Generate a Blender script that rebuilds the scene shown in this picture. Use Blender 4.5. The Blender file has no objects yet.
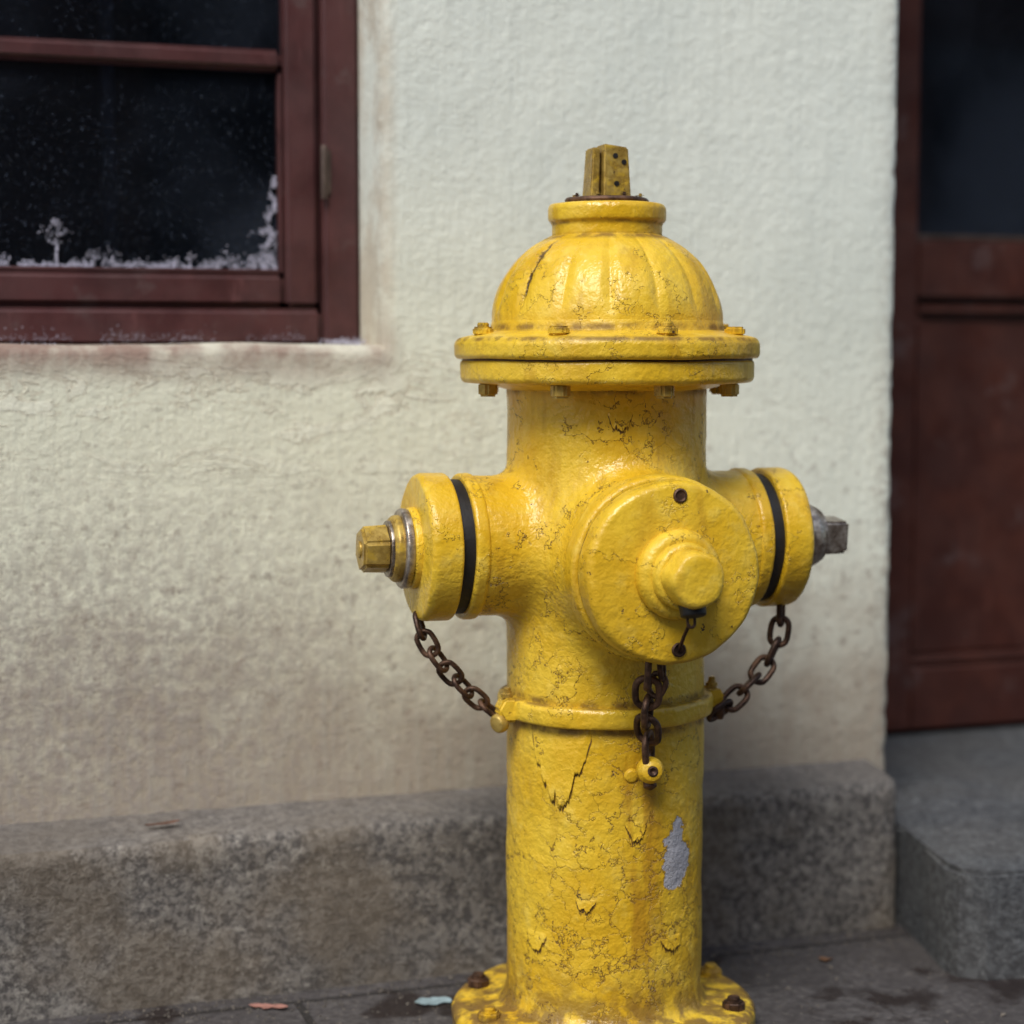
import bpy, bmesh, math, random
import numpy as np
from mathutils import Vector, Matrix, noise
random.seed(7)
R=math.radians
scene=bpy.context.scene
COL=scene.collection

# ------------------------------------------------------------------ node helpers
class NT:
    def __init__(s,name):
        s.m=bpy.data.materials.new(name); s.m.use_nodes=True
        s.t=s.m.node_tree; s.t.nodes.clear()
        s.out=s.n('ShaderNodeOutputMaterial')
        s.tc=s.n('ShaderNodeTexCoord').outputs['Object']
    def n(s,ty,**k):
        x=s.t.nodes.new(ty)
        for a,b in k.items(): setattr(x,a,b)
        return x
    def l(s,a,b): s.t.links.new(a,b)
    def setv(s,sock,v):
        if isinstance(v,bpy.types.NodeSocket): s.l(v,sock)
        elif isinstance(v,(tuple,list)) and len(v)==3 and sock.type=='RGBA': sock.default_value=(*v,1)
        else: sock.default_value=v
    def mapping(s,scale=(1,1,1),loc=(0,0,0),v=None):
        m=s.n('ShaderNodeMapping'); s.l(v or s.tc,m.inputs[0])
        m.inputs['Scale'].default_value=scale; m.inputs['Location'].default_value=loc
        return m.outputs[0]
    def noise(s,scale,detail=4,rough=.55,v=None,dist=0,color=False):
        x=s.n('ShaderNodeTexNoise'); s.l(v or s.tc,x.inputs['Vector'])
        x.inputs['Scale'].default_value=scale; x.inputs['Detail'].default_value=detail
        x.inputs['Roughness'].default_value=rough; x.inputs['Distortion'].default_value=dist
        return x.outputs['Color' if color else 'Fac']
    def noise3(s,scale,detail=4,rough=.55,v=None):
        c=s.noise(scale,detail,rough,v=v,color=True); x=s.n('ShaderNodeSeparateColor'); s.l(c,x.inputs[0])
        return x.outputs[0],x.outputs[1],x.outputs[2],c
    def voro(s,scale,feature='F1',v=None,out='Distance',rand=1):
        x=s.n('ShaderNodeTexVoronoi',feature=feature); s.l(v or s.tc,x.inputs['Vector'])
        x.inputs['Scale'].default_value=scale; x.inputs['Randomness'].default_value=rand
        return x.outputs[out]
    def ramp(s,f,lo,hi,a=0.,b=1.,smooth=True):
        x=s.n('ShaderNodeMapRange'); x.interpolation_type='SMOOTHSTEP' if smooth else 'LINEAR'
        s.l(f,x.inputs[0]); x.inputs[1].default_value=lo; x.inputs[2].default_value=hi
        x.inputs[3].default_value=a; x.inputs[4].default_value=b
        return x.outputs[0]
    def math(s,op,a,b=0.,c=0.,clamp=False):
        x=s.n('ShaderNodeMath',operation=op); x.use_clamp=clamp
        s.setv(x.inputs[0],a); s.setv(x.inputs[1],b); s.setv(x.inputs[2],c)
        return x.outputs[0]
    def mul(s,a,b): return s.math('MULTIPLY',a,b)
    def add(s,a,b): return s.math('ADD',a,b)
    def sub(s,a,b): return s.math('SUBTRACT',a,b)
    def absd(s,a,b): return s.math('ABSOLUTE',s.sub(a,b))
    def vmath(s,op,a,b):
        x=s.n('ShaderNodeVectorMath',operation=op); s.setv(x.inputs[0],a); s.setv(x.inputs[1],b)
        return x.outputs['Value' if op in('LENGTH','DISTANCE','DOT_PRODUCT') else 'Vector']
    def mix(s,f,a,b,blend='MIX'):
        x=s.n('ShaderNodeMix',data_type='RGBA',blend_type=blend)
        s.setv(x.inputs[0],f); s.setv(x.inputs[6],a); s.setv(x.inputs[7],b)
        return x.outputs[2]
    def sep(s,v=None):
        x=s.n('ShaderNodeSeparateXYZ'); s.l(v or s.tc,x.inputs[0]); return x.outputs
    def bump(s,h,strength=.3,dist=.01,normal=None):
        x=s.n('ShaderNodeBump'); s.l(h,x.inputs['Height'])
        x.inputs['Strength'].default_value=strength; x.inputs['Distance'].default_value=dist
        if normal is not None: s.l(normal,x.inputs['Normal'])
        return x.outputs[0]
    def finish(s,col,rough=.6,metal=0.,normal=None,spec=.5):
        p=s.n('ShaderNodeBsdfPrincipled')
        s.setv(p.inputs['Base Color'],col); s.setv(p.inputs['Roughness'],rough)
        s.setv(p.inputs['Metallic'],metal); s.setv(p.inputs['Specular IOR Level'],spec)
        if normal is not None: s.l(normal,p.inputs['Normal'])
        s.l(p.outputs[0],s.out.inputs[0]); return s.m

# ------------------------------------------------------------------ materials
def mat_yellow(barrel=False):
    s=NT('worn_yellow_paint_cast' if barrel else 'worn_yellow_paint'); X,Y,z=s.sep()
    a0,a1,a2,_=s.noise3(9,4,.6)
    l0,l1,l2,lc=s.noise3(46,4,.62)
    col=s.mix(s.ramp(a0,.35,.68),(.66,.395,.014),(.78,.53,.042))
    col=s.mix(s.ramp(l0,.5,.75,0,.5),col,(.84,.63,.12))
    st=s.noise(1,4,.65,v=s.mapping((34,34,6)))
    col=s.mix(s.ramp(st,.50,.74,0,.60),col,(.42,.225,.014))
    # flaking paint layers: irregular contour of a noise field
    fl=s.noise(13,6,.66,v=s.mapping(loc=(5,2,1)))
    thick=s.ramp(fl,.545,.552)
    edge=s.ramp(s.absd(fl,.546),.001,.009 if barrel else .0065,1,0)
    edge=s.mul(edge,s.ramp(l1,.40,.52))
    col=s.mix(s.mul(edge,.95 if barrel else .65),col,(.15,.072,.012))
    col=s.mix(s.mul(thick,.25),col,(.84,.58,.05))
    h=s.add(s.mul(l0,.45),s.mul(thick,.32))
    h=s.add(h,s.mul(s.noise(130,2,.6),.46 if barrel else .36))
    # fine, broken crack network
    sc=s.n('ShaderNodeVectorMath',operation='SCALE'); s.l(lc,sc.inputs[0]); sc.inputs['Scale'].default_value=.042
    dv=s.vmath('ADD',s.tc,sc.outputs[0])
    v1=s.voro(38,'DISTANCE_TO_EDGE',v=dv)
    c1=s.ramp(v1,.004,.032,1,0)
    if barrel: ar=s.add(s.ramp(a1,.50,.62,0,.9),s.mul(s.ramp(z,.33,.21,0,1),s.ramp(a2,.42,.58,.10,1)))
    else: ar=s.ramp(a1,.57,.67,0,.55)
    cr=s.math('MULTIPLY',c1,s.mul(ar,s.ramp(l2,.36,.60,.05,1)),clamp=True)
    col=s.mix(s.mul(cr,.82 if barrel else .5),col,(.20,.10,.013))
    h=s.sub(h,s.mul(cr,.28))
    # rust chips
    ch=s.ramp(s.noise(52,5,.72,v=s.mapping(loc=(1,7,3))),.665,.685); chm=s.mul(ch,s.ramp(a2,.45,.58))
    col=s.mix(chm,col,(.075,.038,.018))
    foot=s.mul(s.ramp(z,.11,.015,0,1),s.ramp(l1,.36,.56))
    col=s.mix(s.mul(foot,.88),col,(.13,.07,.03))
    # grime collected in the joints between castings
    def band(v,c,w): return s.ramp(s.absd(v,c),.0005,w,1,0)
    gr=None
    for q in ([band(z,.653,.010),band(z,.324,.010),band(z,.350,.007)] if barrel else
              [band(z,.712,.006),band(z,.8005,.005),band(z,.348,.003),band(z,.8145,.003),band(z,.7005,.0035)]):
        gr=q if gr is None else s.math('MAXIMUM',gr,q)
    gr=s.mul(gr,s.ramp(l2,.38,.60,.15,.85))
    col=s.mix(gr,col,(.18,.095,.018))
    if barrel:
        def patch(c,r,nz,amp):
            d=s.vmath('SUBTRACT',s.tc,c); d=s.vmath('DIVIDE',d,r); L=s.vmath('LENGTH',d,(0,0,0))
            return s.add(L,s.mul(s.sub(nz,.5),amp))
        pn=s.noise(55,4,.6)
        g=patch((.0405,-.0915,.195),(.0140,.04,.034),pn,2.4)
        gm=s.ramp(g,.98,1.02,1,0); ge=s.ramp(g,1.0,1.14,1,0)
        col=s.mix(ge,col,(.32,.18,.03)); col=s.mix(gm,col,(.40,.40,.44))
        h=s.sub(h,s.mul(gm,.5))
        seep=s.mul(s.ramp(s.absd(X,.000),.010,.038,1,0),s.mul(s.ramp(z,.32,.27,0,1),s.ramp(z,.08,.14,0,1)))
        col=s.mix(s.mul(seep,s.ramp(st,.42,.60,0,.60)),col,(.36,.165,.01))
    else:
        dd=s.add(s.add(s.mul(X,-.423),s.mul(Y,.906)),s.mul(s.sub(l0,.5),.022))
        sm=s.mul(s.ramp(s.math('ABSOLUTE',dd),.0010,.0034,1,0),s.mul(s.ramp(X,-.03,-.05,0,1),s.mul(s.ramp(z,.736,.745,0,1),s.ramp(z,.797,.788,0,1))))
        sm=s.mul(sm,s.ramp(l2,.34,.44)); col=s.mix(s.mul(sm,.95),col,(.05,.025,.012)); h=s.sub(h,s.mul(sm,.4))
    nrm=s.bump(h,.66,.0055)
    ro=s.ramp(a2,.3,.7,.25,.44)
    ro=s.add(ro,s.mul(s.math('MAXIMUM',chm,gr),.3))
    return s.finish(col,ro,0,nrm,.5)
def mat_metal(name,a,b,yellow=0.,rough=.42,met=.75):
    s=NT(name); n,n2,n3,_=s.noise3(60,4,.7)
    col=s.mix(s.ramp(n,.4,.65),a,b)
    if yellow>0:
        y=s.mul(s.ramp(n2,.50,.66),yellow); col=s.mix(y,col,(.55,.36,.03)); m=s.mul(s.sub(1.,y),met)
        col=s.mix(s.ramp(n3,.64,.70),col,(.06,.035,.02))
    else: m=met
    return s.finish(col,s.ramp(n,.3,.7,rough-.1,rough+.2),m,s.bump(n,.4,.003))
def mat_plaster():
    s=NT('limewashed_plaster'); x,y,z=s.sep()
    big,big2,_,_=s.noise3(2.2,4,.6); mid,mid2,mid3,_=s.noise3(11,5,.65); fin,fin2,_,_=s.noise3(75,4,.7)
    col=s.mix(s.ramp(big,.35,.65),(.69,.745,.70),(.785,.83,.765))
    warm=s.mul(s.ramp(z,.95,.58,0,1),s.ramp(x,.3,-.2,.4,1))
    col=s.mix(s.mul(warm,.8),col,(.82,.82,.64))
    zz=s.add(z,s.add(s.mul(s.sub(mid,.5),.45),s.mul(s.sub(big2,.5),.40)))
    low=s.ramp(zz,.55,.18,0,1)
    col=s.mix(s.mul(low,.90),col,(.345,.285,.225))
    leftd=s.mul(s.ramp(x,.10,-.45,0,1),s.ramp(z,.70,.30,0,1))
    col=s.mix(s.mul(leftd,s.ramp(fin,.36,.60,.08,.78)),col,(.32,.28,.255))
    sp=s.ramp(fin2,.57,.66); col=s.mix(s.mul(sp,s.ramp(z,.80,.35,.06,.6)),col,(.28,.23,.19))
    sn=s.noise(1,6,.7,v=s.mapping((9,9,26),(2,0,1)),dist=.6)
    zone=s.mul(s.mul(s.ramp(z,.50,.64,0,1),s.ramp(z,.70,.67,0,1)),s.ramp(x,.05,-.12,0,1))
    scm=s.mul(s.ramp(sn,.53,.56),zone)
    sce=s.mul(s.ramp(s.absd(sn,.535),.003,.022,1,0),zone)
    col=s.mix(s.mul(scm,.45),col,(.88,.88,.75)); col=s.mix(s.mul(sce,.35),col,(.46,.36,.25))
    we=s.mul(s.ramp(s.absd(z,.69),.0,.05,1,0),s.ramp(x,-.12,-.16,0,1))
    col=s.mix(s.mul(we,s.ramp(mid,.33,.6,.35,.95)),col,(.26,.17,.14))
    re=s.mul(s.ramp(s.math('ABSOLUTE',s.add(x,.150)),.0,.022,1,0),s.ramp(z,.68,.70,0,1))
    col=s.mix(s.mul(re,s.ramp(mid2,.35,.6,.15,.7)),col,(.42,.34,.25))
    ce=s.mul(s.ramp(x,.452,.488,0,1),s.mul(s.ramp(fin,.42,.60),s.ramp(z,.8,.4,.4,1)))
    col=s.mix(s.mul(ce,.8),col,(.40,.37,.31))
    br=s.noise(1,3,.6,v=s.mapping((110,110,8)))
    col=s.mix(s.ramp(br,.45,.62,0,.12),col,(.50,.52,.46))
    h=s.add(s.mul(br,.22),s.mul(mid,.50)); h=s.add(h,s.mul(fin,.60)); h=s.add(h,s.mul(scm,.30))
    return s.finish(col,.9,0,s.bump(h,.46,.008),.2)
def mat_granite(name,base,dark,light,warm=.3):
    s=NT(name); a,a1,a2,_=s.noise3(105,5,.78); b,b1,b2,_=s.noise3(6,4,.6)
    m0,m1,_,_=s.noise3(34,5,.75)
    col=s.mix(s.ramp(a,.42,.58),dark,base)
    col=s.mix(s.ramp(a1,.55,.64,0,.75),col,light)
    col=s.mix(s.mul(s.ramp(m0,.53,.60),s.ramp(b2,.40,.62,.12,.60)),col,light)
    col=s.mix(s.ramp(b,.32,.62,.42,0),col,dark)
    col=s.mix(s.mul(s.ramp(b1,.42,.62),warm),col,(.17,.135,.095))
    h=s.add(s.mul(a,.6),s.mul(m1,.8))
    return s.finish(col,.82,0,s.bump(h,.7,.008),.3)
def mat_pave():
    s=NT('pavement_stone'); a,a1,_,_=s.noise3(90,5,.7); b,b1,_,_=s.noise3(6,5,.6)
    col=s.mix(s.ramp(a,.35,.68),(.050,.045,.047),(.115,.107,.108))
    col=s.mix(s.ramp(b,.4,.62,0,.6),col,(.042,.037,.038))
    col=s.mix(s.ramp(a1,.60,.66,0,.5),col,(.22,.20,.18))
    k=s.n('ShaderNodeTexBrick'); s.l(s.mapping((1,1,1),(.28,.12,0)),k.inputs[0]); k.inputs['Scale'].default_value=1
    k.inputs['Brick Width'].default_value=.8; k.inputs['Row Height'].default_value=.5; k.inputs['Mortar Size'].default_value=.005
    k.inputs['Mortar Smooth'].default_value=.3
    col=s.mix(s.mul(k.outputs['Fac'],.8),col,(.02,.018,.017))
    w=s.ramp(b1,.56,.63)
    col=s.mix(s.mul(w,.8),col,(.018,.012,.011))
    h=s.sub(s.mul(a,.7),s.mul(k.outputs['Fac'],1.2))
    return s.finish(col,s.ramp(w,0,1,.75,.4),0,s.bump(h,.6,.006),.35)
def mat_wood(name,a,b,r=.42):
    s=NT(name); g=s.noise(1,5,.65,v=s.mapping((60,60,9))); n,n1,n2,_=s.noise3(14,5,.65)
    col=s.mix(s.ramp(n,.35,.65),a,b)
    col=s.mix(s.ramp(g,.6,.75,0,.35),col,tuple(min(1,q*2.2+.02) for q in b))
    col=s.mix(s.ramp(n1,.58,.68,0,.55),col,(.10,.065,.065))
    return s.finish(col,s.ramp(n2,.3,.7,r-.08,r+.15),0,s.bump(s.add(g,s.mul(n,.6)),.25,.004))
def mat_simple(name,col,r=.7,metal=0,ns=40,var=.6,bs=.3):
    s=NT(name); n=s.noise(ns,4,.65)
    c=s.mix(s.ramp(n,.35,.65),tuple(q*var for q in col),col)
    return s.finish(c,r,metal,s.bump(n,bs,.004))
def mat_glass():
    s=NT('dusty_glass_reflection_haze')
    fr=s.n('ShaderNodeFresnel'); fr.inputs[0].default_value=1.5
    t=s.n('ShaderNodeBsdfTransparent'); t.inputs[0].default_value=(.72,.78,.85,1)
    g=s.n('ShaderNodeBsdfGlossy'); g.inputs['Roughness'].default_value=.04; g.inputs[0].default_value=(.9,.93,1,1)
    m=s.n('ShaderNodeMixShader'); s.l(fr.outputs[0],m.inputs[0]); s.l(t.outputs[0],m.inputs[1]); s.l(g.outputs[0],m.inputs[2])
    d=s.n('ShaderNodeBsdfDiffuse'); d.inputs[0].default_value=(.32,.40,.58,1)  # blue diffuse: dust, plus the pane's blue reflection put into colour
    z=s.sep()[2]
    sp=s.ramp(s.noise(360,2,.6),.63,.73,0,.18)
    sm=s.ramp(s.noise(4,3,.5),.38,.72,.008,.055)
    f=s.mul(s.math('ADD',sp,sm,clamp=True),s.ramp(z,1.3,.78,.5,1.))
    m2=s.n('ShaderNodeMixShader'); s.l(f,m2.inputs[0]); s.l(m.outputs[0],m2.inputs[1]); s.l(d.outputs[0],m2.inputs[2])
    s.l(m2.outputs[0],s.out.inputs[0]); return s.m
def mat_brick():
    s=NT('weathered_brick'); k=s.n('ShaderNodeTexBrick')
    mp=s.n('ShaderNodeMapping'); s.l(s.tc,mp.inputs[0]); mp.inputs['Rotation'].default_value=(R(90),0,0)
    s.l(mp.outputs[0],k.inputs[0]); k.inputs['Scale'].default_value=1
    k.inputs['Brick Width'].default_value=.22; k.inputs['Row Height'].default_value=.075; k.inputs['Mortar Size'].default_value=.008
    k.inputs['Color1'].default_value=(.16,.075,.05,1); k.inputs['Color2'].default_value=(.11,.05,.035,1); k.inputs['Mortar'].default_value=(.18,.17,.15,1)
    return s.finish(k.outputs['Color'],.85)

YEL=mat_yellow(); YBODY=mat_yellow(True)
STL=mat_metal('tarnished_steel',(.26,.21,.17),(.55,.50,.44),0,.32,.85)
YMET=mat_metal('worn_brass_nut',(.38,.24,.05),(.55,.39,.10),.8,.32,.45)
RUST=mat_metal('rusty_dark_metal',(.050,.028,.020),(.16,.088,.055),0,.45,.6)
RUBBER_HOLE_SHADE=mat_simple('black_rubber_hole_shade',(.012,.011,.012),.55)  # gasket rubber, also the painted dark of open holes
UNDER=mat_simple('old_primer_under_flake',(.16,.075,.014),.7,0,70,.5)
PLAS=mat_plaster()
GRAN=mat_granite('granite_plinth',(.245,.228,.21),(.085,.079,.078),(.40,.38,.345),.5)
STEPM=mat_granite('granite_step_stone',(.105,.112,.122),(.050,.053,.060),(.18,.19,.20),.08)
CEM=mat_granite('cement_ledge',(.21,.195,.18),(.12,.11,.105),(.29,.27,.25),.25)
PAVE=mat_pave()
WOOD=mat_wood('maroon_painted_wood',(.050,.0165,.0175),(.078,.027,.028))
DOORW=mat_wood('brown_door_wood',(.048,.012,.0085),(.074,.021,.014),.45)
GLASS=mat_glass()
DARK=mat_simple('dark_interior',(.018,.019,.022),.9)
SMUDGE=mat_simple('pane_reflection_smudge',(.07,.085,.12),.9)  # for added shapes that imitate reflection and dust in the pane
FROST=mat_simple('frost_crystals',(.56,.56,.70),.6,0,200,.7)
STEEL=mat_simple('dull_hinge_steel',(.15,.11,.095),.45,.6)
ASPH=mat_simple('asphalt',(.055,.055,.057),.9,0,60,.7)
SOIL=mat_simple('ground_earth',(.16,.14,.11),.95,0,1.5,.7)
BRICK=mat_brick()

# ------------------------------------------------------------------ mesh helpers
def empty(name,loc=(0,0,0),rz=0):
    e=bpy.data.objects.new(name,None); COL.objects.link(e); e.location=loc; e.rotation_euler=(0,0,rz); e.empty_display_size=.1; return e
def mk(name,verts,faces,mat,parent=None,smooth=True,ang=38):
    me=bpy.data.meshes.new(name); me.from_pydata([tuple(v) for v in verts],[],faces); me.update()
    bm=bmesh.new(); bm.from_mesh(me); bmesh.ops.recalc_face_normals(bm,faces=bm.faces); bm.to_mesh(me); bm.free()
    if smooth:
        me.polygons.foreach_set('use_smooth',[True]*len(me.polygons)); me.set_sharp_from_angle(angle=R(ang))
    o=bpy.data.objects.new(name,me); COL.objects.link(o); me.materials.append(mat)
    if parent: o.parent=parent
    return o
def frame(d):
    d=Vector(d).normalized(); up=Vector((0,0,1)) if abs(d.z)<.9 else Vector((0,-1,0))
    a=up.cross(d).normalized(); b=d.cross(a); return a,b,d
def roundp(pts,r,n=4):
    out=[pts[0]]
    for i in range(1,len(pts)-1):
        p0,p,p1=[Vector(q) for q in(pts[i-1],pts[i],pts[i+1])]
        a=(p0-p);b=(p1-p);rr=min(r,a.length*.45,b.length*.45)
        A=p+a.normalized()*rr;B=p+b.normalized()*rr
        for k in range(n+1):
            t=k/n; q=A*(1-t)**2+p*2*t*(1-t)+B*t*t; out.append((q.x,q.y))
    out.append(pts[-1]); return out
def lathe(name,prof,org,d,mat,parent,seg=128,rnd=.003,mod=None,wob=.0006,n=4,ang=40):
    prof=roundp(prof,rnd,n) if rnd>0 else prof
    a,b,dd=frame(d); org=Vector(org); V=[];F=[]
    for (r,h) in prof:
        for i in range(seg):
            t=2*math.pi*i/seg; rr=mod(t,r,h) if mod else r
            p=org+dd*h+(a*math.cos(t)+b*math.sin(t))*rr
            if wob and rr>.001:
                w=noise.noise(p*22)*wob+noise.noise(p*70)*wob*.4
                p=p+(a*math.cos(t)+b*math.sin(t))*w+dd*(noise.noise(p*18+Vector((5,5,5)))*wob)
            V.append(p)
    m=len(prof)
    for j in range(m-1):
        for i in range(seg):
            i2=(i+1)%seg; F.append((j*seg+i,j*seg+i2,(j+1)*seg+i2,(j+1)*seg+i))
    F.append(tuple(range(seg))[::-1]); F.append(tuple((m-1)*seg+i for i in range(seg)))
    return mk(name,V,F,mat,parent,True,ang)
def prism(name,sides,r,h0,h1,org,d,mat,parent,rot=0,taper=1.,bev=.0015):
    a,b,dd=frame(d); org=Vector(org); bm=bmesh.new(); lo=[];hi=[]
    for i in range(sides):
        t=2*math.pi*i/sides+rot; q=a*math.cos(t)+b*math.sin(t)
        lo.append(bm.verts.new(org+dd*h0+q*r)); hi.append(bm.verts.new(org+dd*h1+q*r*taper))
    bm.faces.new(lo[::-1]); bm.faces.new(hi)
    for i in range(sides): bm.faces.new((lo[i],lo[(i+1)%sides],hi[(i+1)%sides],hi[i]))
    if bev: bmesh.ops.bevel(bm,geom=bm.edges[:],offset=bev,segments=3,affect='EDGES')
    bmesh.ops.recalc_face_normals(bm,faces=bm.faces)
    me=bpy.data.meshes.new(name); bm.to_mesh(me); bm.free(); me.materials.append(mat)
    me.polygons.foreach_set('use_smooth',[True]*len(me.polygons)); me.set_sharp_from_angle(angle=R(25))
    o=bpy.data.objects.new(name,me); COL.objects.link(o); o.parent=parent; return o
def box(name,x0,x1,y0,y1,z0,z1,mat,parent,bev=.003,seg=2):
    bm=bmesh.new(); bmesh.ops.create_cube(bm,size=1)
    for v in bm.verts: v.co=Vector(((x0+x1)/2+v.co.x*(x1-x0),(y0+y1)/2+v.co.y*(y1-y0),(z0+z1)/2+v.co.z*(z1-z0)))
    if bev: bmesh.ops.bevel(bm,geom=bm.edges[:],offset=bev,segments=seg,affect='EDGES')
    me=bpy.data.meshes.new(name); bm.to_mesh(me); bm.free(); me.materials.append(mat)
    me.polygons.foreach_set('use_smooth',[True]*len(me.polygons)); me.set_sharp_from_angle(angle=R(30))
    o=bpy.data.objects.new(name,me); COL.objects.link(o); o.parent=parent; return o
def link_verts(c,tan,nor,a,b,w,V,F,seg=28,ws=10):
    tan=tan.normalized(); nor=(nor-tan*nor.dot(tan)).normalized(); bi=tan.cross(nor); base=len(V)
    for i in range(seg):
        t=2*math.pi*i/seg; ct,st=math.cos(t),math.sin(t)
        s=a-b; px=(s if ct>0 else -s)*min(1,abs(ct)*3)+b*ct; py=b*st
        p=c+tan*px+nor*py
        out=(tan*ct+nor*st)
        for k in range(ws):
            u=2*math.pi*k/ws
            V.append(p+out*(w*math.cos(u))+bi*(w*math.sin(u)))
    for i in range(seg):
        for k in range(ws):
            i2=(i+1)%seg;k2=(k+1)%ws
            F.append((base+i*ws+k,base+i2*ws+k,base+i2*ws+k2,base+i*ws+k2))
def chain(name,pts,a,b,w,parent,ref=Vector((0,-1,0)),tw=.3):
    P=[Vector(p) for p in pts]; Q=[P[0]]+P+[P[-1]]; dense=[]
    for i in range(1,len(Q)-2):
        for k in range(40):
            t=k/40; p0,p1,p2,p3=Q[i-1],Q[i],Q[i+1],Q[i+2]
            dense.append(.5*((2*p1)+(-p0+p2)*t+(2*p0-5*p1+4*p2-p3)*t*t+(-p0+3*p1-3*p2+p3)*t**3))
    dense.append(P[-1]); L=[0]
    for i in range(1,len(dense)): L.append(L[-1]+(dense[i]-dense[i-1]).length)
    pitch=2*a-2.1*w; n=max(2,int(round(L[-1]/pitch)))
    def at(s):
        s=max(0,min(L[-1],s))
        for i in range(1,len(L)):
            if L[i]>=s:
                t=(s-L[i-1])/max(1e-9,L[i]-L[i-1]); return dense[i-1].lerp(dense[i],t)
        return dense[-1]
    V=[];F=[]
    for i in range(n):
        s=(i+.5)*L[-1]/n; c=at(s); tan=at(s+.004)-at(s-.004)
        if tan.length<1e-6: continue
        nr=ref.copy(); tt=tan.normalized(); nr=(nr-tt*nr.dot(tt)).normalized()
        ang=(R(35) if i%2==0 else R(125))+random.uniform(-tw,tw)
        nr=Matrix.Rotation(ang,3,tt)@nr
        link_verts(c,tt,nr,a,b,w,V,F)
    return mk(name,V,F,RUST,parent,True,60)

# ================================================================== FIRE HYDRANT
HX,HY,HA=.094,1.9,R(17)
hyd=empty('fire_hydrant',(HX,HY,0),HA)
MI=Matrix.Rotation(-HA,3,'Z')
def loc(x,y,z): return MI@Vector((x-HX,y-HY,z))
NZ=.498; FZ=.487
def sd_cyl(p,axis,c,r,h0,h1):
    q=p-np.array(c); ax=np.array(axis,float); t=q@ax; rad=np.linalg.norm(q-np.outer(t,ax),axis=1)
    dx=rad-r; dy=np.maximum(h0-t,t-h1)
    return np.minimum(np.maximum(dx,dy),0)+np.sqrt(np.maximum(dx,0)**2+np.maximum(dy,0)**2)
def smin(a,b,k):
    h=np.clip(.5+.5*(b-a)/k,0,1); return b*(1-h)+a*h-k*h*(1-h)
def sdf(p):
    d=sd_cyl(p,(0,0,1),(0,0,0),.0995,.02,.668)
    d=smin(d,sd_cyl(p,(0,0,1),(0,0,0),.130,-.02,.026),.028)
    side=np.minimum(sd_cyl(p,(1,0,0),(0,0,NZ),.0695,0,.150),sd_cyl(p,(-1,0,0),(0,0,NZ),.0695,0,.150))
    d=smin(d,side,.020)
    d=smin(d,sd_cyl(p,(0,-1,0),(0,0,FZ),.082,0,.150),.034)
    return d
bm=bmesh.new()
def addc(r,h0,h1,axis,c):
    a,b,d=frame(axis); M=Matrix((a,b,d)).transposed().to_4x4(); M.translation=Vector(c)+Vector(axis)*((h0+h1)/2)
    bmesh.ops.create_cone(bm,cap_ends=True,segments=64,radius1=r,radius2=r,depth=h1-h0,matrix=M)
addc(.101,.0,.668,(0,0,1),(0,0,0)); addc(.132,-.02,.028,(0,0,1),(0,0,0))
addc(.073,0,.150,(1,0,0),(0,0,NZ)); addc(.073,0,.150,(-1,0,0),(0,0,NZ)); addc(.086,0,.150,(0,-1,0),(0,0,FZ))
me=bpy.data.meshes.new('tmp'); bm.to_mesh(me); bm.free(); to=bpy.data.objects.new('tmp',me); COL.objects.link(to)
rm=to.modifiers.new('r','REMESH'); rm.mode='VOXEL'; rm.voxel_size=.0033
sm=to.modifiers.new('s','SMOOTH'); sm.iterations=6
dg=bpy.context.evaluated_depsgraph_get(); ev=to.evaluated_get(dg); em=bpy.data.meshes.new_from_object(ev)
bpy.data.objects.remove(to)
N_=len(em.vertices); co=np.zeros(N_*3); em.vertices.foreach_get('co',co); co=co.reshape(-1,3)
e=5e-4
for it in range(5):
    d0=sdf(co); g=np.stack([sdf(co+np.eye(3)[k]*e)-sdf(co-np.eye(3)[k]*e) for k in range(3)],1)/(2*e)
    gl=np.linalg.norm(g,axis=1,keepdims=True)+1e-6; g/=gl
    co=co-g*np.clip(d0,-.01,.01)[:,None]*.9
def cast_wob(c): return noise.noise(c*14)*.0012+noise.noise(c*48)*.0007+noise.noise(c*120)*.00025
wob=np.array([cast_wob(Vector(c)) for c in co])
co=co+g*wob[:,None]
em.vertices.foreach_set('co',co.ravel()); em.update()
em.polygons.foreach_set('use_smooth',[True]*len(em.polygons)); em.materials.clear(); em.materials.append(YBODY)
bo=bpy.data.objects.new('body',em); COL.objects.link(bo); bo.parent=hyd
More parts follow.
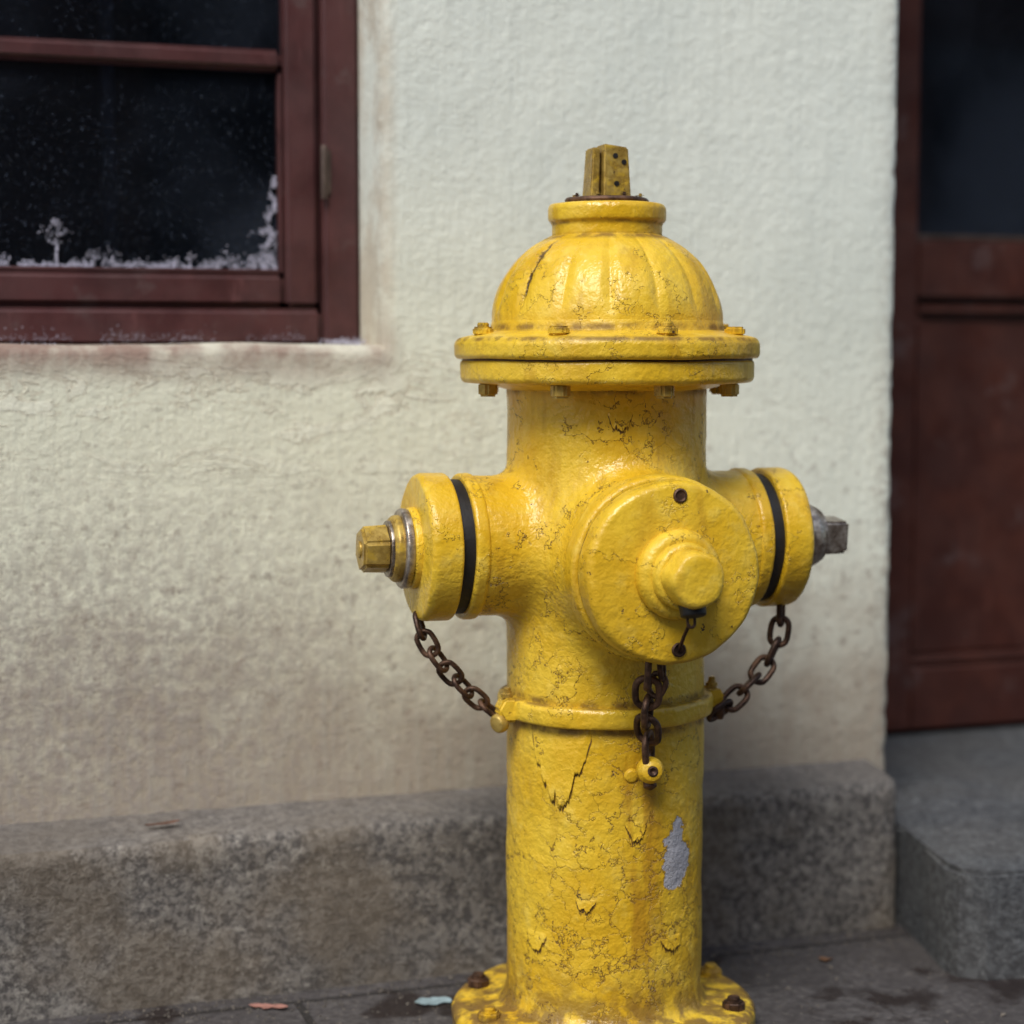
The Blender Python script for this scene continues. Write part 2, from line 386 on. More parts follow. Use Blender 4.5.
# --- real lifting flakes of paint on the barrel
def paint_flake(nm,phi,ztop,w,hh,lift,seed):
    nx,nt_=44,16
    def P(a,z,extra):
        c=Vector((.0995*math.sin(a),-.0995*math.cos(a),z)); r=.0995+cast_wob(c)+extra
        return Vector((r*math.sin(a),-r*math.cos(a),z))
    V=[];F=[];VU=[];FU=[]
    for i in range(nx+1):
        s_=i/nx*2-1; a=phi+s_*w/.0995/2
        jag=.26*noise.noise(Vector((s_*2.2,seed,0)))+.22*noise.noise(Vector((s_*7,seed,3)))+.13*noise.noise(Vector((s_*19,seed,6)))
        L=hh*(max(0,1-abs(s_)**2.4)*(.82)+.12+jag*(1-abs(s_)**4))
        L=max(.0015,L)
        for j in range(nt_+1):
            t=j/nt_; V.append(P(a,ztop-L*t,-.0004+.0010*min(1,t*3)*(1-s_**6)+lift*t**3*(.45+.55*noise.noise(Vector((s_*3,seed,9)))+.3)*(1-s_**4)))
        for j in range(5):
            t=j/4; VU.append(P(a,ztop-L*.80-t*(.0045+.003*noise.noise(Vector((s_*9,seed,1))))-L*.20,.00025))
    for i in range(nx):
        for j in range(nt_): k=i*(nt_+1)+j; F.append((k,k+1,k+nt_+2,k+nt_+1))
        for j in range(4): k=i*5+j; FU.append((k,k+1,k+6,k+5))
    o=mk(nm,V,F,YBODY,hyd,True,50); md=o.modifiers.new('thickness','SOLIDIFY'); md.thickness=.0006; md.offset=0
    # exposed darker coat just under the broken edge, ragged
    FU=[f for q,f in enumerate(FU) if (q%4)<2 or noise.noise(Vector((q*.11,seed,4)))>.05]
    mk(nm+'_exposed_coat',VU,FU,UNDER,hyd,True,60)
paint_flake('paint_flake_a',R(-46),.327,.066,.072,.0022,1.3)
paint_flake('paint_flake_b',R(-62),.120,.026,.020,.0012,4.1)
paint_flake('paint_flake_c',R(-2),.236,.022,.018,.0014,7.7)
paint_flake('paint_flake_d',R(22),.118,.028,.016,.0013,9.2)
paint_flake('paint_flake_e',R(-30),.160,.020,.013,.0012,12.2)
paint_flake('paint_flake_f',R(-12),.632,.024,.018,.0012,15.2)

# --- base flange + bolts
lathe('base_flange',[(.09,-.01),(.154,-.01),(.1555,.022),(.148,.028),(.120,.031),(.09,.034)],(0,0,0),(0,0,1),YEL,hyd,rnd=.006,wob=.0025)
def hexbolt(nm,c,d,r=.0105,h=.012,mat=YEL,rot=0,stud=True):
    prism(nm,6,r,0,h,c,d,mat,hyd,rot=rot,bev=.0022)
    if stud: prism(nm+'_stud',12,r*.52,h-.001,h+.004,c,d,mat,hyd,bev=.0008)
for i in range(8):
    t=R(-90+22.5+45*i-10); hexbolt('base_bolt_%d'%i,(.134*math.cos(t),.134*math.sin(t),.027),(0,0,1),.0125,.011,[YEL,RUST][i%2],rot=i*.7)
# --- clamp ring
RZ=.337
lathe('clamp_ring',[(.095,RZ-.010),(.107,RZ-.010),(.1085,RZ-.005),(.1085,RZ+.006),(.106,RZ+.010),(.095,RZ+.010)],(0,0,0),(0,0,1),YEL,hyd,rnd=.004,wob=.0012)
for sx,nm in((-1,'a'),(1,'b')):
    c=Vector((sx*.107,-.018*1,RZ))
    prism('ring_lug_'+nm,6,.014,-.010,.010,c,(0,-1,0),YEL,hyd,bev=.003)
    hexbolt('ring_bolt_'+nm,c+Vector((sx*.002,0,.010)),(0,0,1),.007,.008,YMET)
    lathe('ring_eye_'+nm,[(.002,-.004),(.009,0),(.010,.004),(.009,.010),(.002,.011)],c+Vector((sx*.006,.0,-.012)),(sx,-.5,-.2),YMET if sx<0 else RUST,hyd,seg=32,rnd=.002)
# --- bonnet flanges
lathe('lower_bonnet_flange',[(.095,.650),(.118,.656),(.143,.658),(.1460,.662),(.1460,.6800),(.095,.6800)],(0,0,0),(0,0,1),YEL,hyd,rnd=.004,wob=.001)
lathe('flange_gasket',[(.09,.677),(.1440,.677),(.1440,.6845),(.09,.6845)],(0,0,0),(0,0,1),RUST,hyd,rnd=.0005,wob=.0016)
lathe('upper_bonnet_flange',[(.09,.6815),(.149,.6815),(.1515,.685),(.1515,.697),(.148,.702),(.128,.706),(.118,.709),(.09,.710)],(0,0,0),(0,0,1),YEL,hyd,rnd=.004,wob=.0014)
# --- fluted bonnet dome
dome=[(.1185,.704),(.1165,.711),(.1145,.719)]
for k in range(0,33):
    t=k/32; a_=t*R(66); dome.append((.1145*math.cos(a_)**.92,.719+.0935*math.sin(a_)))
dome+=[(.040,.806)]
def flute(t,r,h):
    if h<.722 or r<.05: return r
    k=min(1,(h-.722)/.020)*min(1,max(0,(r-.052)/.016))
    v=abs(((t*15/(2*math.pi))%1)-.5)*2
    return r-.0034*k*max(0,(v-.55)/.45)**1.3*(r/.1)
lathe('bonnet_dome',dome,(0,0,0),(0,0,1),YEL,hyd,seg=480,rnd=0,mod=flute,wob=.0016,ang=70)
lathe('bonnet_collar',[(.03,.796),(.053,.798),(.0545,.802),(.0545,.812),(.0555,.815),(.0580,.817),(.0585,.820),(.0585,.829),(.056,.8335),(.03,.835)],(0,0,0),(0,0,1),YEL,hyd,rnd=.002,wob=.0010)
lathe('stem_plate',[(.02,.834),(.041,.834),(.042,.837),(.040,.8395),(.02,.8405)],(0,0,0),(0,0,1),RUST,hyd,rnd=.001,wob=.0015,seg=96)
for i in range(8):
    t=R(45*i+10); hexbolt('stem_screw_%d'%i,(.034*math.cos(t),.034*math.sin(t),.8395),(0,0,1),.0042,.004,[RUST,YMET][i%2],stud=False)
def taperbox(nm,x0,x1,y0,y1,z0,z1,tx,mat,tilt=0,bev=.0015):
    bm=bmesh.new(); bmesh.ops.create_cube(bm,size=1); cx=(x0+x1)/2
    for v in bm.verts:
        f=tx if v.co.z>0 else 1
        zz=z1+tilt*v.co.x if v.co.z>0 else z0
        v.co=Vector((cx*f+v.co.x*(x1-x0)*f,(y0+y1)/2+v.co.y*(y1-y0)*f,zz))
    bmesh.ops.bevel(bm,geom=bm.edges[:],offset=bev,segments=3,affect='EDGES')
    V=[v.co.copy() for v in bm.verts]; bm.verts.index_update(); F=[[v.index for v in f.verts] for f in bm.faces]; bm.free()
    return mk(nm,V,F,mat,hyd,True,25)
taperbox('stem_block',-.0095,.0195,-.017,.014,.838,.890,.86,YMET,-.003)
taperbox('stem_tab',-.0220,-.0130,-.014,.013,.838,.888,.86,YMET,0)
taperbox('stem_web',-.014,-.008,-.006,.009,.838,.884,.95,RUST,0,.001)
for (x,z) in((.003,.880),(.012,.874),(.004,.853)):
    lathe('stem_hole_shade',[(.0005,-.003),(.0026,-.003),(.0026,.0008),(.0005,.0008)],(x,-.0170+.0022*(z-.838)/.05,z),(0,-1,0),RUBBER_HOLE_SHADE,hyd,seg=20,rnd=0,wob=0)  # black discs paint the shade inside the holes
# --- bonnet bolts
for i in range(8):
    t=R(-90-17+22.5+45*i); c,s_=math.cos(t),math.sin(t)
    hexbolt('bonnet_bolt_%d'%i,(.132*c,.132*s_,.7035),(0,0,1),.0112,.009,YEL,rot=i,stud=i%2==0)
    prism('bonnet_nut_%d'%i,6,.0105,0,.014,(.127*c,.127*s_,.659),(0,0,-1),YMET,hyd,rot=i*.5,bev=.0022)
# --- side outlets
for sx,nm in((-1,'a'),(1,'b')):
    d=(sx,0,0); o=(0,0,NZ)
    lathe('outlet_rim_'+nm,[(.05,.140),(.0700,.140),(.0718,.143),(.0718,.1515),(.070,.154),(.05,.154)],o,d,YEL,hyd,rnd=.002,wob=.0010)
    lathe('outlet_gasket_'+nm,[(.04,.152),(.0660,.152),(.0660,.1690),(.04,.1690)],o,d,RUBBER_HOLE_SHADE,hyd,rnd=.001,wob=.0006)
    lathe('outlet_cap_'+nm,[(.05,.1665),(.0705,.1665),(.0722,.1685),(.0722,.192),(.0692,.197),(.045,.1985),(.010,.1985)],o,d,YEL,hyd,rnd=.0035,wob=.0012)
    k=0 if sx<0 else .008
    lathe('cap_boss_'+nm,[(.01,.196),(.0400,.196),(.0395,.204),(.0365,.206),(.01,.206)],o,d,YEL,hyd,rnd=.002,wob=.0006)
    lathe('cap_washer_'+nm,[(.01,.2055),(.0385,.2055),(.0390,.2085),(.0390,.212),(.037,.2140),(.01,.2140)],o,d,STL,hyd,rnd=.001,wob=.0008)
    lathe('cap_collar_'+nm,[(.01,.213),(.0325,.213),(.0325,.219+k*.6),(.029,.223+k),(.01,.223+k)],o,d,YMET if sx<0 else STL,hyd,rnd=.0015)
    lathe('cap_collar_inner_'+nm,[(.01,.221+k),(.0275,.221+k),(.0275,.226+k),(.01,.226+k)],o,d,STL,hyd,rnd=.0015)
    prism('cap_nut_'+nm,6 if sx<0 else 4,.0250,.224+k,.252 if sx<0 else .262,o,d,YMET if sx<0 else STL,hyd,rot=.35 if sx<0 else .9,bev=.003,taper=.95)
    lathe('cap_nut_pin_'+nm,[(.001,.249+k),(.008,.249+k),(.008,.2535+k),(.001,.2545+k)],o,d,RUST if sx>0 else YMET,hyd,seg=32,rnd=.001)
# --- front outlet
o=(0,0,FZ); d=(0,-1,0)
lathe('front_outlet_rim',[(.05,.126),(.0850,.126),(.0885,.133),(.0885,.152),(.0855,.156),(.05,.156)],o,d,YEL,hyd,rnd=.003,wob=.0008)
lathe('front_outlet_gap',[(.05,.152),(.0830,.152),(.0830,.163),(.05,.163)],o,d,RUST,hyd,rnd=.001)
lathe('front_cap',[(.05,.1585),(.0835,.1585),(.0850,.162),(.0850,.183),(.081,.188),(.060,.1905),(.03,.1915),(.01,.1915)],o,d,YEL,hyd,rnd=.004,wob=.0016)
lathe('front_cap_hub',[(.01,.190),(.0415,.190),(.0405,.200),(.036,.206),(.01,.207)],o,d,YEL,hyd,rnd=.004,wob=.0012)
lathe('front_cap_neck',[(.01,.205),(.031,.205),(.0300,.214),(.027,.217),(.01,.217)],o,d,YEL,hyd,rnd=.002,wob=.001)
lathe('front_cap_nut',[(.01,.214),(.0255,.214),(.0255,.240),(.0235,.2445),(.019,.246),(.001,.2465)],o,d,YEL,hyd,rnd=.002,wob=.0014,mod=lambda t,r,h:r*(1-.03*math.cos(5*t)) if r>.01 else r)
for k,zz in enumerate((.0715,-.0700)):
    lathe('cap_screw_%d'%k,[(.001,-.001),(.0068,-.001),(.0068,.0020),(.0052,.0030),(.0045,.0014),(.001,.0014)],(.003,-.1890,FZ+zz),d,RUST,hyd,seg=32,rnd=.0004)
lathe('nut_pocket_shade',[(.001,-.004),(.0125,-.004),(.0115,.010),(.001,.011)],(.001,-.226,FZ-.0245),(0,-.35,-1),RUBBER_HOLE_SHADE,hyd,seg=40,rnd=.002)  # black plug paints the dark hollow below the nut
V=[];F=[]
link_verts(Vector((.000,-.226,FZ-.037)),Vector((0,.1,1)),Vector((1,0,0)),.007,.0035,.0014,V,F)
mk('nut_clip',V,F,RUST,hyd)
V=[];F=[]
pts=[Vector((.000,-.222,FZ-.042)),Vector((.0005,-.208,FZ-.055)),Vector((.002,-.198,FZ-.064)),Vector((.003,-.192,FZ-.070))]
for i in range(len(pts)-1):
    link_verts((pts[i]+pts[i+1])/2,pts[i+1]-pts[i],Vector((1,0,0)),.0085,.0010,.0010,V,F,seg=16,ws=6)
mk('pull_wire',V,F,RUST,hyd)
# --- chains
chain('chain_a',[loc(-.092,1.845,.430),loc(-.0885,1.840,.417),loc(-.0785,1.84,.3975),loc(-.0609,1.845,.3744),loc(-.0364,1.855,.348),loc(-.0150,1.863,.3290)],.0130,.0084,.0027,hyd)
chain('chain_b',[loc(.276,1.94,.434),loc(.2767,1.94,.420),loc(.2735,1.94,.3924),loc(.259,1.935,.3643),loc(.2362,1.92,.3438),loc(.218,1.91,.329),loc(.2025,1.90,.3220)],.0145,.0092,.0031,hyd)
chain('front_chain',[loc(.127,1.742,.405),loc(.126,1.745,.388),loc(.1265,1.757,.360),loc(.1290,1.780,.325),loc(.1310,1.790,.300)],.0165,.0112,.0034,hyd)
chain('front_chain_strand',[loc(.137,1.744,.407),loc(.139,1.748,.390),loc(.132,1.757,.370)],.0120,.0080,.0028,hyd)
c=loc(.132,1.788,.290); dr=Vector((-.15,-1,.12))
lathe('chain_eye',[(.003,-.014),(.0095,-.012),(.0130,-.004),(.0130,.004),(.0098,.0105),(.005,.0125),(.0042,.008),(.0005,.007)],c,dr,YEL,hyd,seg=40,rnd=.001)
lathe('chain_eye_hole_shade',[(.0005,.0075),(.0045,.0075),(.0052,.0128),(.0036,.0132),(.0005,.0105)],c,dr,RUST,hyd,seg=24,rnd=0)  # dark plug stands for the shade in the eye's opening
lathe('chain_eye_base',[(.002,-.012),(.008,-.010),(.009,-.003),(.006,.003),(.001,.004)],loc(.1150,1.804,.281),(-.1,-1,-.1),YEL,hyd,seg=32,rnd=.001)
lathe('chain_eye_stud',[(.001,-.006),(.0065,-.006),(.007,.003),(.001,.006)],loc(.132,1.790,.276),(0,-.5,-1),RUST,hyd,seg=24,rnd=.001)

# ================================================================== HOUSE
house=empty('plastered_house',(0,2.17,0),R(18.5))
def lines(a,b,st): 
    n=max(1,int(round((b-a)/st))); return [a+(b-a)*i/n for i in range(n)]
CU=.494   # wall corner
WL,WZ=-1.10,.697  # window opening left edge and bottom
UL=[-3.2,-2.4,-1.6]+lines(WL,-.152,.012)+lines(-.152,CU,.012)+[CU,1.45,2.2,3.0]
ZL=lines(0,.16,.08)+lines(.16,WZ,.012)+lines(WZ,1.3,.014)+[1.3,1.75,2.35,3.2,4.2]
bm=bmesh.new(); G={}
def isopen(u,z): return (WL<u<-.152 and WZ<z<1.75) or (CU<u<1.45 and z<2.35)
def gv(i,j):
    if (i,j) not in G: G[(i,j)]=bm.verts.new((UL[i],0,ZL[j]))
    return G[(i,j)]
for i in range(len(UL)-1):
    for j in range(len(ZL)-1):
        if not isopen((UL[i]+UL[i+1])/2,(ZL[j]+ZL[j+1])/2): bm.faces.new((gv(i,j),gv(i+1,j),gv(i+1,j+1),gv(i,j+1)))
bd=[e for e in bm.edges if e.is_boundary]
ret=bmesh.ops.extrude_edge_only(bm,edges=bd)
nv=[v for v in ret['geom'] if isinstance(v,bmesh.types.BMVert)]
for v in nv: v.co.y=.012
bd2=[e for e in ret['geom'] if isinstance(e,bmesh.types.BMEdge) and e.is_boundary]
ret=bmesh.ops.extrude_edge_only(bm,edges=bd2)
for v in ret['geom']:
    if isinstance(v,bmesh.types.BMVert): v.co.y=.42
nset=set(nv); front=[v for v in bm.verts if abs(v.co.y)<1e-6]
for v in front:
    if any(e.other_vert(v) in nset for e in v.link_edges):
        x,z=v.co.x,v.co.z
        if abs(z-WZ)<1e-3 and WL-.01<x<-.15: v.co.z-=.006
        if abs(x+.152)<1e-3 and z>.68: v.co.x+=.006
        if abs(x-CU)<1e-3: v.co.x-=.004
        v.co.y+=.002
for v in bm.verts:
    if v.co.y<.02 and WL-.01<v.co.x<.5 and v.co.z<1.35:
        p=v.co.copy(); v.co.y+=noise.noise(p*4)*.002+noise.noise(p*17)*.0006+noise.noise(p*50)*.0004
        if abs(p.x-CU)<.013: v.co.x+=noise.noise(p*24)*.0012+min(0,noise.noise(p*60))*.005
        if abs(p.z-WZ)<.013 and p.x<-.14: v.co.z+=noise.noise(p*15)*.003
bmesh.ops.recalc_face_normals(bm,faces=bm.faces)
me=bpy.data.meshes.new('wall'); bm.to_mesh(me); bm.free(); me.materials.append(PLAS)
me.polygons.foreach_set('use_smooth',[True]*len(me.polygons)); me.set_sharp_from_angle(angle=R(60))
w=bpy.data.objects.new('wall',me); COL.objects.link(w); w.parent=house
def plinth(nm,u0,u1):
    prof=[(-.089,-.05)]+[(-.089,z) for z in np.linspace(0,.160,12)]+[(-.0875,.169),(-.083,.1755),(-.072,.1785),(-.05,.181),(-.03,.183),(.004,.187)]
    us=np.linspace(u0,u1,int((u1-u0)/.012)+1) if u0>-1.2 else np.concatenate([np.linspace(u0,-.8,8)[:-1],np.linspace(-.8,u1,int((u1+.8)/.010))])
    V=[];F=[]
    for u in us:
        for (y,z) in prof:
            p=Vector((u,y,z)); q=noise.noise(p*6)*.003+noise.noise(p*28)*.0018+noise.noise(p*80)*.0012
            k=1 if y<-.06 else .35
            end=max(0,1-(u1-u)/.012)*.006*(1 if y<-.07 else 0)
            V.append(Vector((u-end*.5,y-q*k+end,z+(q*.6 if z>.16 else 0))))
    n=len(prof)
    for i in range(len(us)-1):
        for j in range(n-1): F.append((i*n+j,(i+1)*n+j,(i+1)*n+j+1,i*n+j+1))
    for i in (0,len(us)-1):
        c=len(V); V.append(Vector((us[i],.004,-.05)))
        F.append(tuple([i*n+j for j in range(n)]+[c]))
    o=mk(nm,V,F,GRAN,house,True,50); o.data.materials.append(CEM)
    for p in o.data.polygons:
        if p.center.z>.176: p.material_index=1
    return o
plinth('plinth',-3.2,.460); plinth('plinth_far',1.452,3.0)
box('cornice',-3.3,3.1,-.14,.42,4.2,4.42,CEM,house,.02)
box('roof_slab',-3.4,3.2,-.3,4.5,4.423,4.55,CEM,house,.02)
box('side_wall_a',-3.2,-3.0,.424,4.2,0,4.197,PLAS,house,.01)
box('side_wall_b',2.8,3.0,.424,4.2,0,4.197,PLAS,house,.01)
box('back_wall',-3.2,3.0,4.203,4.4,0,4.197,PLAS,house,.01)
# --- window
FY=.10
def bar(nm,x0,x1,z0,z1,y0,y1,mat=WOOD,bev=.004): return box(nm,x0,x1,y0,y1,z0,z1,mat,house,bev,3)
bar('window_casing_right',-.196,-.1525,.694,1.75,FY-.004,FY+.07,bev=.005)
bar('window_casing_left',WL+.002,WL+.045,.694,1.75,FY-.004,FY+.07)
bar('window_casing_bottom',WL+.046,-.197,.694,.7375,FY-.002,FY+.07,bev=.006)
bar('window_casing_top',WL+.046,-.197,1.705,1.75,FY,FY+.07)
def sash(x0,x1,tag):
    bar('sash_stile_r_'+tag,x1-.039,x1,.7395,1.700,FY+.006,FY+.045,bev=.005)
    bar('sash_stile_l_'+tag,x0,x0+.045,.7395,1.700,FY+.006,FY+.045)
    bar('sash_rail_b_'+tag,x0+.0455,x1-.0395,.7395,.777,FY+.008,FY+.045,bev=.006)
    bar('sash_rail_t_'+tag,x0+.0455,x1-.0395,1.655,1.700,FY+.008,FY+.045)
    bar('sash_muntin_'+tag,x0+.0455,x1-.0395,1.007,1.031,FY+.010,FY+.040,bev=.006)
    bar('sash_muntin_u_'+tag,x0+.0455,x1-.0395,1.33,1.352,FY+.010,FY+.040,bev=.005)
    bar('bead_b_'+tag,x0+.046,x1-.0435,.7772,.7825,FY+.014,FY+.030,bev=.002)
    bar('bead_r_'+tag,x1-.0445,x1-.0395,.7775,1.006,FY+.014,FY+.030,bev=.002)
    box('pane_'+tag,x0+.04,x1-.03,FY+.026,FY+.029,.765,1.68,GLASS,house,0)
sash(-.645,-.199,'a'); sash(-1.053,-.647,'b')
lathe('hinge_barrel',[(.001,-.030),(.0042,-.030),(.0042,.030),(.001,.031)],(-.1955,FY-.0075,.892),(0,0,1),STEEL,house,seg=24,rnd=.001)
box('hinge_leaf',-.194,-.187,FY-.0065,FY-.003,.868,.918,STEEL,house,.0005)
lathe('hinge_barrel_upper',[(.001,-.030),(.0042,-.030),(.0042,.030),(.001,.031)],(-.1955,FY-.0075,1.55),(0,0,1),STEEL,house,seg=24,rnd=.001)
def room(nm,x0,x1,y0,y1,z0,z1):
    V=[(x,y,z) for x in(x0,x1) for y in(y0,y1) for z in(z0,z1)]
    F=[(0,1,3,2),(4,6,7,5),(2,3,7,6),(0,2,6,4),(1,5,7,3)]
    return mk(nm,V,F,DARK,house,False)
room('room_interior',-1.6,.3,.425,2.4,.02,2.6)
room('hall_interior',.49,1.5,.47,2.2,.02,2.3)
V=[];F=[]
for i in range(60):
    u=-1.1+i*.009; y=.36+.018*math.sin(i*.55)+.008*math.sin(i*1.7)
    V+= [(u,y,.72),(u,y+.004,1.75)]
for i in range(59): F.append((2*i,2*i+2,2*i+3,2*i+1))
mk('pane_reflection_folds',V,F,SMUDGE,house)  # added folds imitate blue reflection and dust smudges on the pane
bar('pane_reflection_bar',-.420,-.405,.70,1.75,.30,.33,SMUDGE,.002)  # added bar imitates the pale reflection and dust streak in the glass
# --- frost crystals
V=[];F=[]
def flake(c,s,flat=.45):
    b=len(V); rot=Matrix.Rotation(random.uniform(0,6.28),3,'Y')@Matrix.Rotation(random.uniform(-.6,.6),3,'X')
    pts=[(1,0,0),(-1,0,0),(0,flat,0),(0,-flat,0),(0,0,.35+random.random()*.5),(0,0,-.5)]
    for p in pts: V.append(Vector(c)+rot@(Vector(p)*s))
    for f in((0,2,4),(2,1,4),(1,3,4),(3,0,4),(2,0,5),(1,2,5),(3,1,5),(0,3,5)): F.append(tuple(b+k for k in f))
gy=FY+.0235
for i in range(5200):
    u=random.uniform(-.60,-.2445); hh=.006+.013*max(0,noise.noise(Vector((u*22,3,0)))+.25)+.006*noise.noise(Vector((u*90,1,0)))
    if u>-.33: hh+=.010*((u+.33)/.08)
    z=.781+abs(random.gauss(0,1))*hh*.55
    if random.random()<.38+1.3*noise.noise(Vector((u*75,z*75,2))): flake((u,gy-random.random()*.002,z),random.uniform(.0005,.0017))
for i in range(3000):
    z=.781+.108*random.random()**1.4; wd=.004+.036*(1-(z-.781)/.108)**1.5*(.6+.9*noise.noise(Vector((5,z*70,0))))
    u=-.2450-abs(random.gauss(0,1))*wd*.6
    if random.random()<.34+1.4*noise.noise(Vector((u*95,z*95,7))): flake((u,gy-random.random()*.002,z),random.uniform(.0005,.0018))
for (bu,tz,n) in((-.493,.052,230),(-.345,.016,50),(-.455,.018,50)):
    for i in range(n):
        t=random.random(); sp=.001+.011*math.exp(-((t-.72)/.20)**2)
        flake((bu+random.gauss(0,sp*.7),gy,.783+tz*t+random.gauss(0,.001)),random.uniform(.0005,.0015))
for i in range(700):
    u=random.uniform(-.9,-.16); n_=noise.noise(Vector((u*14,9,0)))
    if n_>.02: flake((u,.01+random.random()*.085,WZ-.002+random.random()*.002),random.uniform(.0006,.0016))
for i in range(320):
    flake((random.gauss(-.172,.014),FY-.006-random.random()*.02,WZ+abs(random.gauss(0,.003))),random.uniform(.0006,.0016))
for i in range(420):
    u=random.uniform(-.6,-.20)
    if noise.noise(Vector((u*18,2,5)))>-.05: flake((u,FY-.0035,.700+abs(random.gauss(0,.006))),random.uniform(.0004,.0011))
mk('window_frost',V,F,FROST,house,False)
# --- door
DY=.39
def dbar(nm,x0,x1,z0,z1,y0,y1,mat=DOORW,bev=.004): return box(nm,x0,x1,y0,y1,z0,z1,mat,house,bev,3)
dbar('door_jamb_left',.496,.560,.125,2.345,DY-.02,DY+.075)
dbar('door_jamb_right',1.385,1.449,.125,2.345,DY-.02,DY+.075)
dbar('door_head',.561,1.384,2.28,2.345,DY-.02,DY+.075)
dbar('door_stile_left',.563,.752,.127,2.277,DY,DY+.045)
dbar('door_stile_right',1.235,1.382,.127,2.277,DY,DY+.045)
dbar('door_bottom_rail',.7525,1.2345,.127,.222,DY+.002,DY+.045)
dbar('door_lock_rail',.7525,1.2345,.765,.850,DY+.002,DY+.045)
dbar('door_top_rail',.7525,1.2345,2.14,2.277,DY+.002,DY+.045)
dbar('panel_mould_b',.7530,1.234,.2225,.238,DY+.008,DY+.04,bev=.005)
dbar('panel_mould_t',.7530,1.234,.738,.7645,DY+.010,DY+.04,bev=.008)
dbar('panel_mould_l',.7530,.771,.2385,.7375,DY+.008,DY+.04,bev=.005)
dbar('door_panel',.7715,1.234,.2385,.7375,DY+.022,DY+.035,bev=.003)
box('door_glass',.750,1.236,DY+.022,DY+.026,.845,2.15,GLASS,house,0)
dbar('glass_bead',.7530,1.234,.8505,.858,DY+.006,DY+.020,STEEL,.002)
lathe('door_knob',[(.001,0),(.012,0),(.010,.02),(.024,.035),(.026,.05),(.018,.062),(.001,.065)],(1.31,DY,.98),(0,-1,0),STEEL,house,seg=40,rnd=.003)
# ================================================================== STEP
step=empty('stone_step',(0,2.17,0),R(18.5))
foot=[(.470,.0),(.463,-.094),(.446,-.17),(.425,-.245),(.428,-.272),(.452,-.292),(.500,-.299),(1.62,-.302),(1.62,-.094),(1.448,-.094),(1.448,.40),(.497,.40),(.497,.0)]
bm=bmesh.new(); lo=[bm.verts.new((x,y,-.05)) for x,y in foot]; hi=[bm.verts.new((x,y,.121)) for x,y in foot]
bm.faces.new(lo[::-1]); top=bm.faces.new(hi)
for i in range(len(foot)): bm.faces.new((lo[i],lo[(i+1)%len(foot)],hi[(i+1)%len(foot)],hi[i]))
bmesh.ops.bevel(bm,geom=[e for e in top.edges],offset=.006,segments=4,affect='EDGES')
bmesh.ops.recalc_face_normals(bm,faces=bm.faces)
me=bpy.data.meshes.new('slab'); bm.to_mesh(me); bm.free(); me.materials.append(STEPM)
me.polygons.foreach_set('use_smooth',[True]*len(me.polygons)); me.set_sharp_from_angle(angle=R(25))
so=bpy.data.objects.new('slab',me); COL.objects.link(so); so.parent=step

# ================================================================== GROUND, STREET
mk('ground',[(-300,-300,-.16),(300,-300,-.16),(300,300,-.16),(-300,300,-.16)],[(0,1,2,3)],SOIL,None,False)
def flat(name,u0,u1,v0,v1,z0,z1,mat,bev=.01):
    e=empty(name,(0,2.17,0),R(18.5)); box('surface',u0,u1,-v1,-v0,z0,z1,mat,e,bev); return e
flat('pavement',-14,14,-4.0,2.0,-.15,0,PAVE)
flat('road',-14,14,2.13,8.0,-.155,-.12,ASPH,0)
flat('kerb',-14,14,2.003,2.125,-.15,.004,CEM)
flat('pavement',-14,14,8.003,10,-.15,0,PAVE)
bb=empty('added_brick_building',(0,2.17,0),R(18.5))  # unseen building, added so the window panes reflect something dark
box('walls',-12,12,-18,-10.003,-.1,7.5,BRICK,bb,.02)
box('cornice',-12.1,12.1,-9.998,-9.7,7.0,7.35,CEM,bb,.03)
for k in range(8):
    for zz in (1.2,4.4):
        u=-10.5+k*3
        box('window_glass_%d_%d'%(k,int(zz)),u-.5,u+.5,-10.0,-9.985,zz,zz+1.6,DARK,bb,0)
        box('sill_%d_%d'%(k,int(zz)),u-.65,u+.65,-9.998,-9.85,zz-.12,zz-.005,CEM,bb,.01)
        box('lintel_%d_%d'%(k,int(zz)),u-.65,u+.65,-9.998,-9.93,zz+1.605,zz+1.8,CEM,bb,.01)

# ================================================================== SMALL LITTER
def scrap(name,x,y,z,l,w,rz,col,curl=.004,rough=.8):
    m=mat_simple(name+'_surface',col,rough,0,90,.7); V=[];F=[];n=11
    for i in range(n):
        t=i/(n-1)*2-1; ww=w*math.sqrt(max(.02,1-abs(t)**2.6))*(1+.7*noise.noise(Vector((t*3,x*9,0))))
        off=w*.8*noise.noise(Vector((t*2,y*9,4)))
        for k in(-1,0,1): V.append(Vector((t*l,k*ww+off,curl*(t*t)*(.5 if t<0 else 1)+abs(k)*curl*.6+.0015)))
    for i in range(n-1):
        for k in range(2): F.append((i*3+k,(i+1)*3+k,(i+1)*3+k+1,i*3+k+1))
    o=mk(name,V,F,m,None); o.location=(x,y,z); o.rotation_euler=(0,0,rz); return o
def hw(u,v): return (.9483*u+.3173*v, 2.17+.3173*u-.9483*v)
x,y=hw(-.410,.050); scrap('fallen_leaf',x,y,.184,.019,.0045,R(26),(.13,.045,.02),.002)
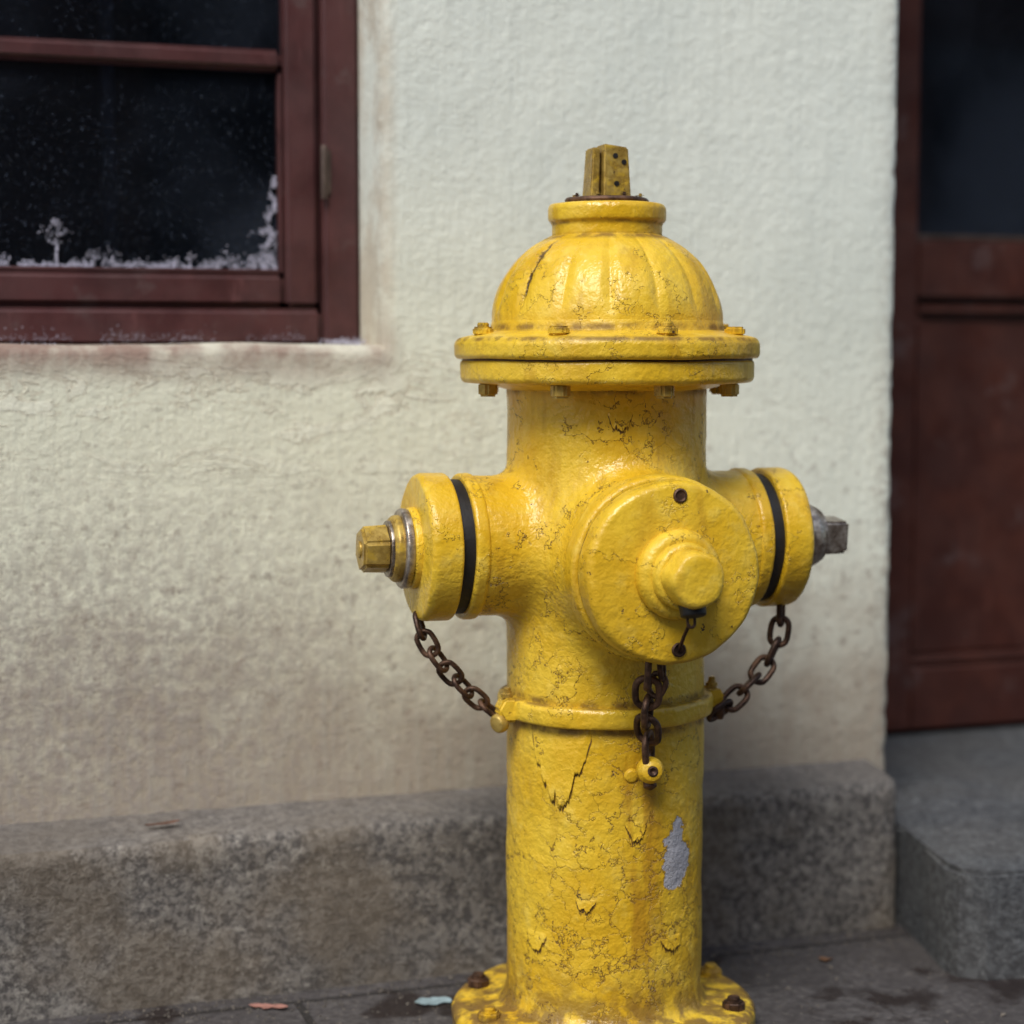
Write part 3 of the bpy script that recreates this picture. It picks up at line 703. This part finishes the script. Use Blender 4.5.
scrap('paper_scrap',-.256,1.945,.0,.021,.006,R(-5),(.42,.20,.16),.002)
scrap('paper_scrap',-.083,1.960,.0,.019,.012,R(20),(.28,.38,.42),.002)
scrap('fallen_leaf',.355,2.10,.0,.008,.005,R(-30),(.20,.10,.05),.003)
V=[];F=[]
for i in range(1900):
    u=random.uniform(-.8,.45); v=.092+abs(random.gauss(0,.045)) if i%3 else random.uniform(.1,.6)
    xx,yy=hw(u,v); s=random.uniform(.0005,.0022)*(1 if random.random()>.03 else 2.0)
    flake((xx,yy,s*.3),s,.8)
GR=mat_simple('grit_stone',(.20,.175,.15),.9,0,300,.3)
mk('gravel_grit',V,F,GR,None,False)

# ================================================================== LIGHT, WORLD, CAMERA
EL,AZ=R(52),R(200)
wd=bpy.data.worlds.new('World'); scene.world=wd; wd.use_nodes=True
nt=wd.node_tree; bg=nt.nodes['Background']; sky=nt.nodes.new('ShaderNodeTexSky'); sky.sky_type='NISHITA'
sky.sun_disc=False; sky.sun_elevation=EL; sky.sun_rotation=AZ; sky.air_density=1.2; sky.dust_density=2.5; sky.ozone_density=1.2
nt.links.new(sky.outputs[0],bg.inputs[0]); bg.inputs[1].default_value=.15
sl=bpy.data.lights.new('sun','SUN'); sl.energy=2.7; sl.angle=R(26); sl.color=(1,.975,.91)
so=bpy.data.objects.new('sun',sl); COL.objects.link(so)
sd=Vector((math.sin(AZ)*math.cos(EL),math.cos(AZ)*math.cos(EL),math.sin(EL)))
so.rotation_euler=sd.to_track_quat('Z','Y').to_euler(); so.location=sd*20
cam=bpy.data.cameras.new('camera'); co_=bpy.data.objects.new('camera',cam); COL.objects.link(co_)
cam.lens=66.8; cam.sensor_width=36; cam.clip_end=1000; cam.clip_start=.05
co_.location=(0,0,.69); co_.rotation_euler=(R(90-4.87),0,0)
cam.dof.use_dof=True; cam.dof.focus_distance=1.78; cam.dof.aperture_fstop=2.6
scene.camera=co_
scene.view_settings.view_transform='Standard'; scene.view_settings.look='None'; scene.view_settings.exposure=0
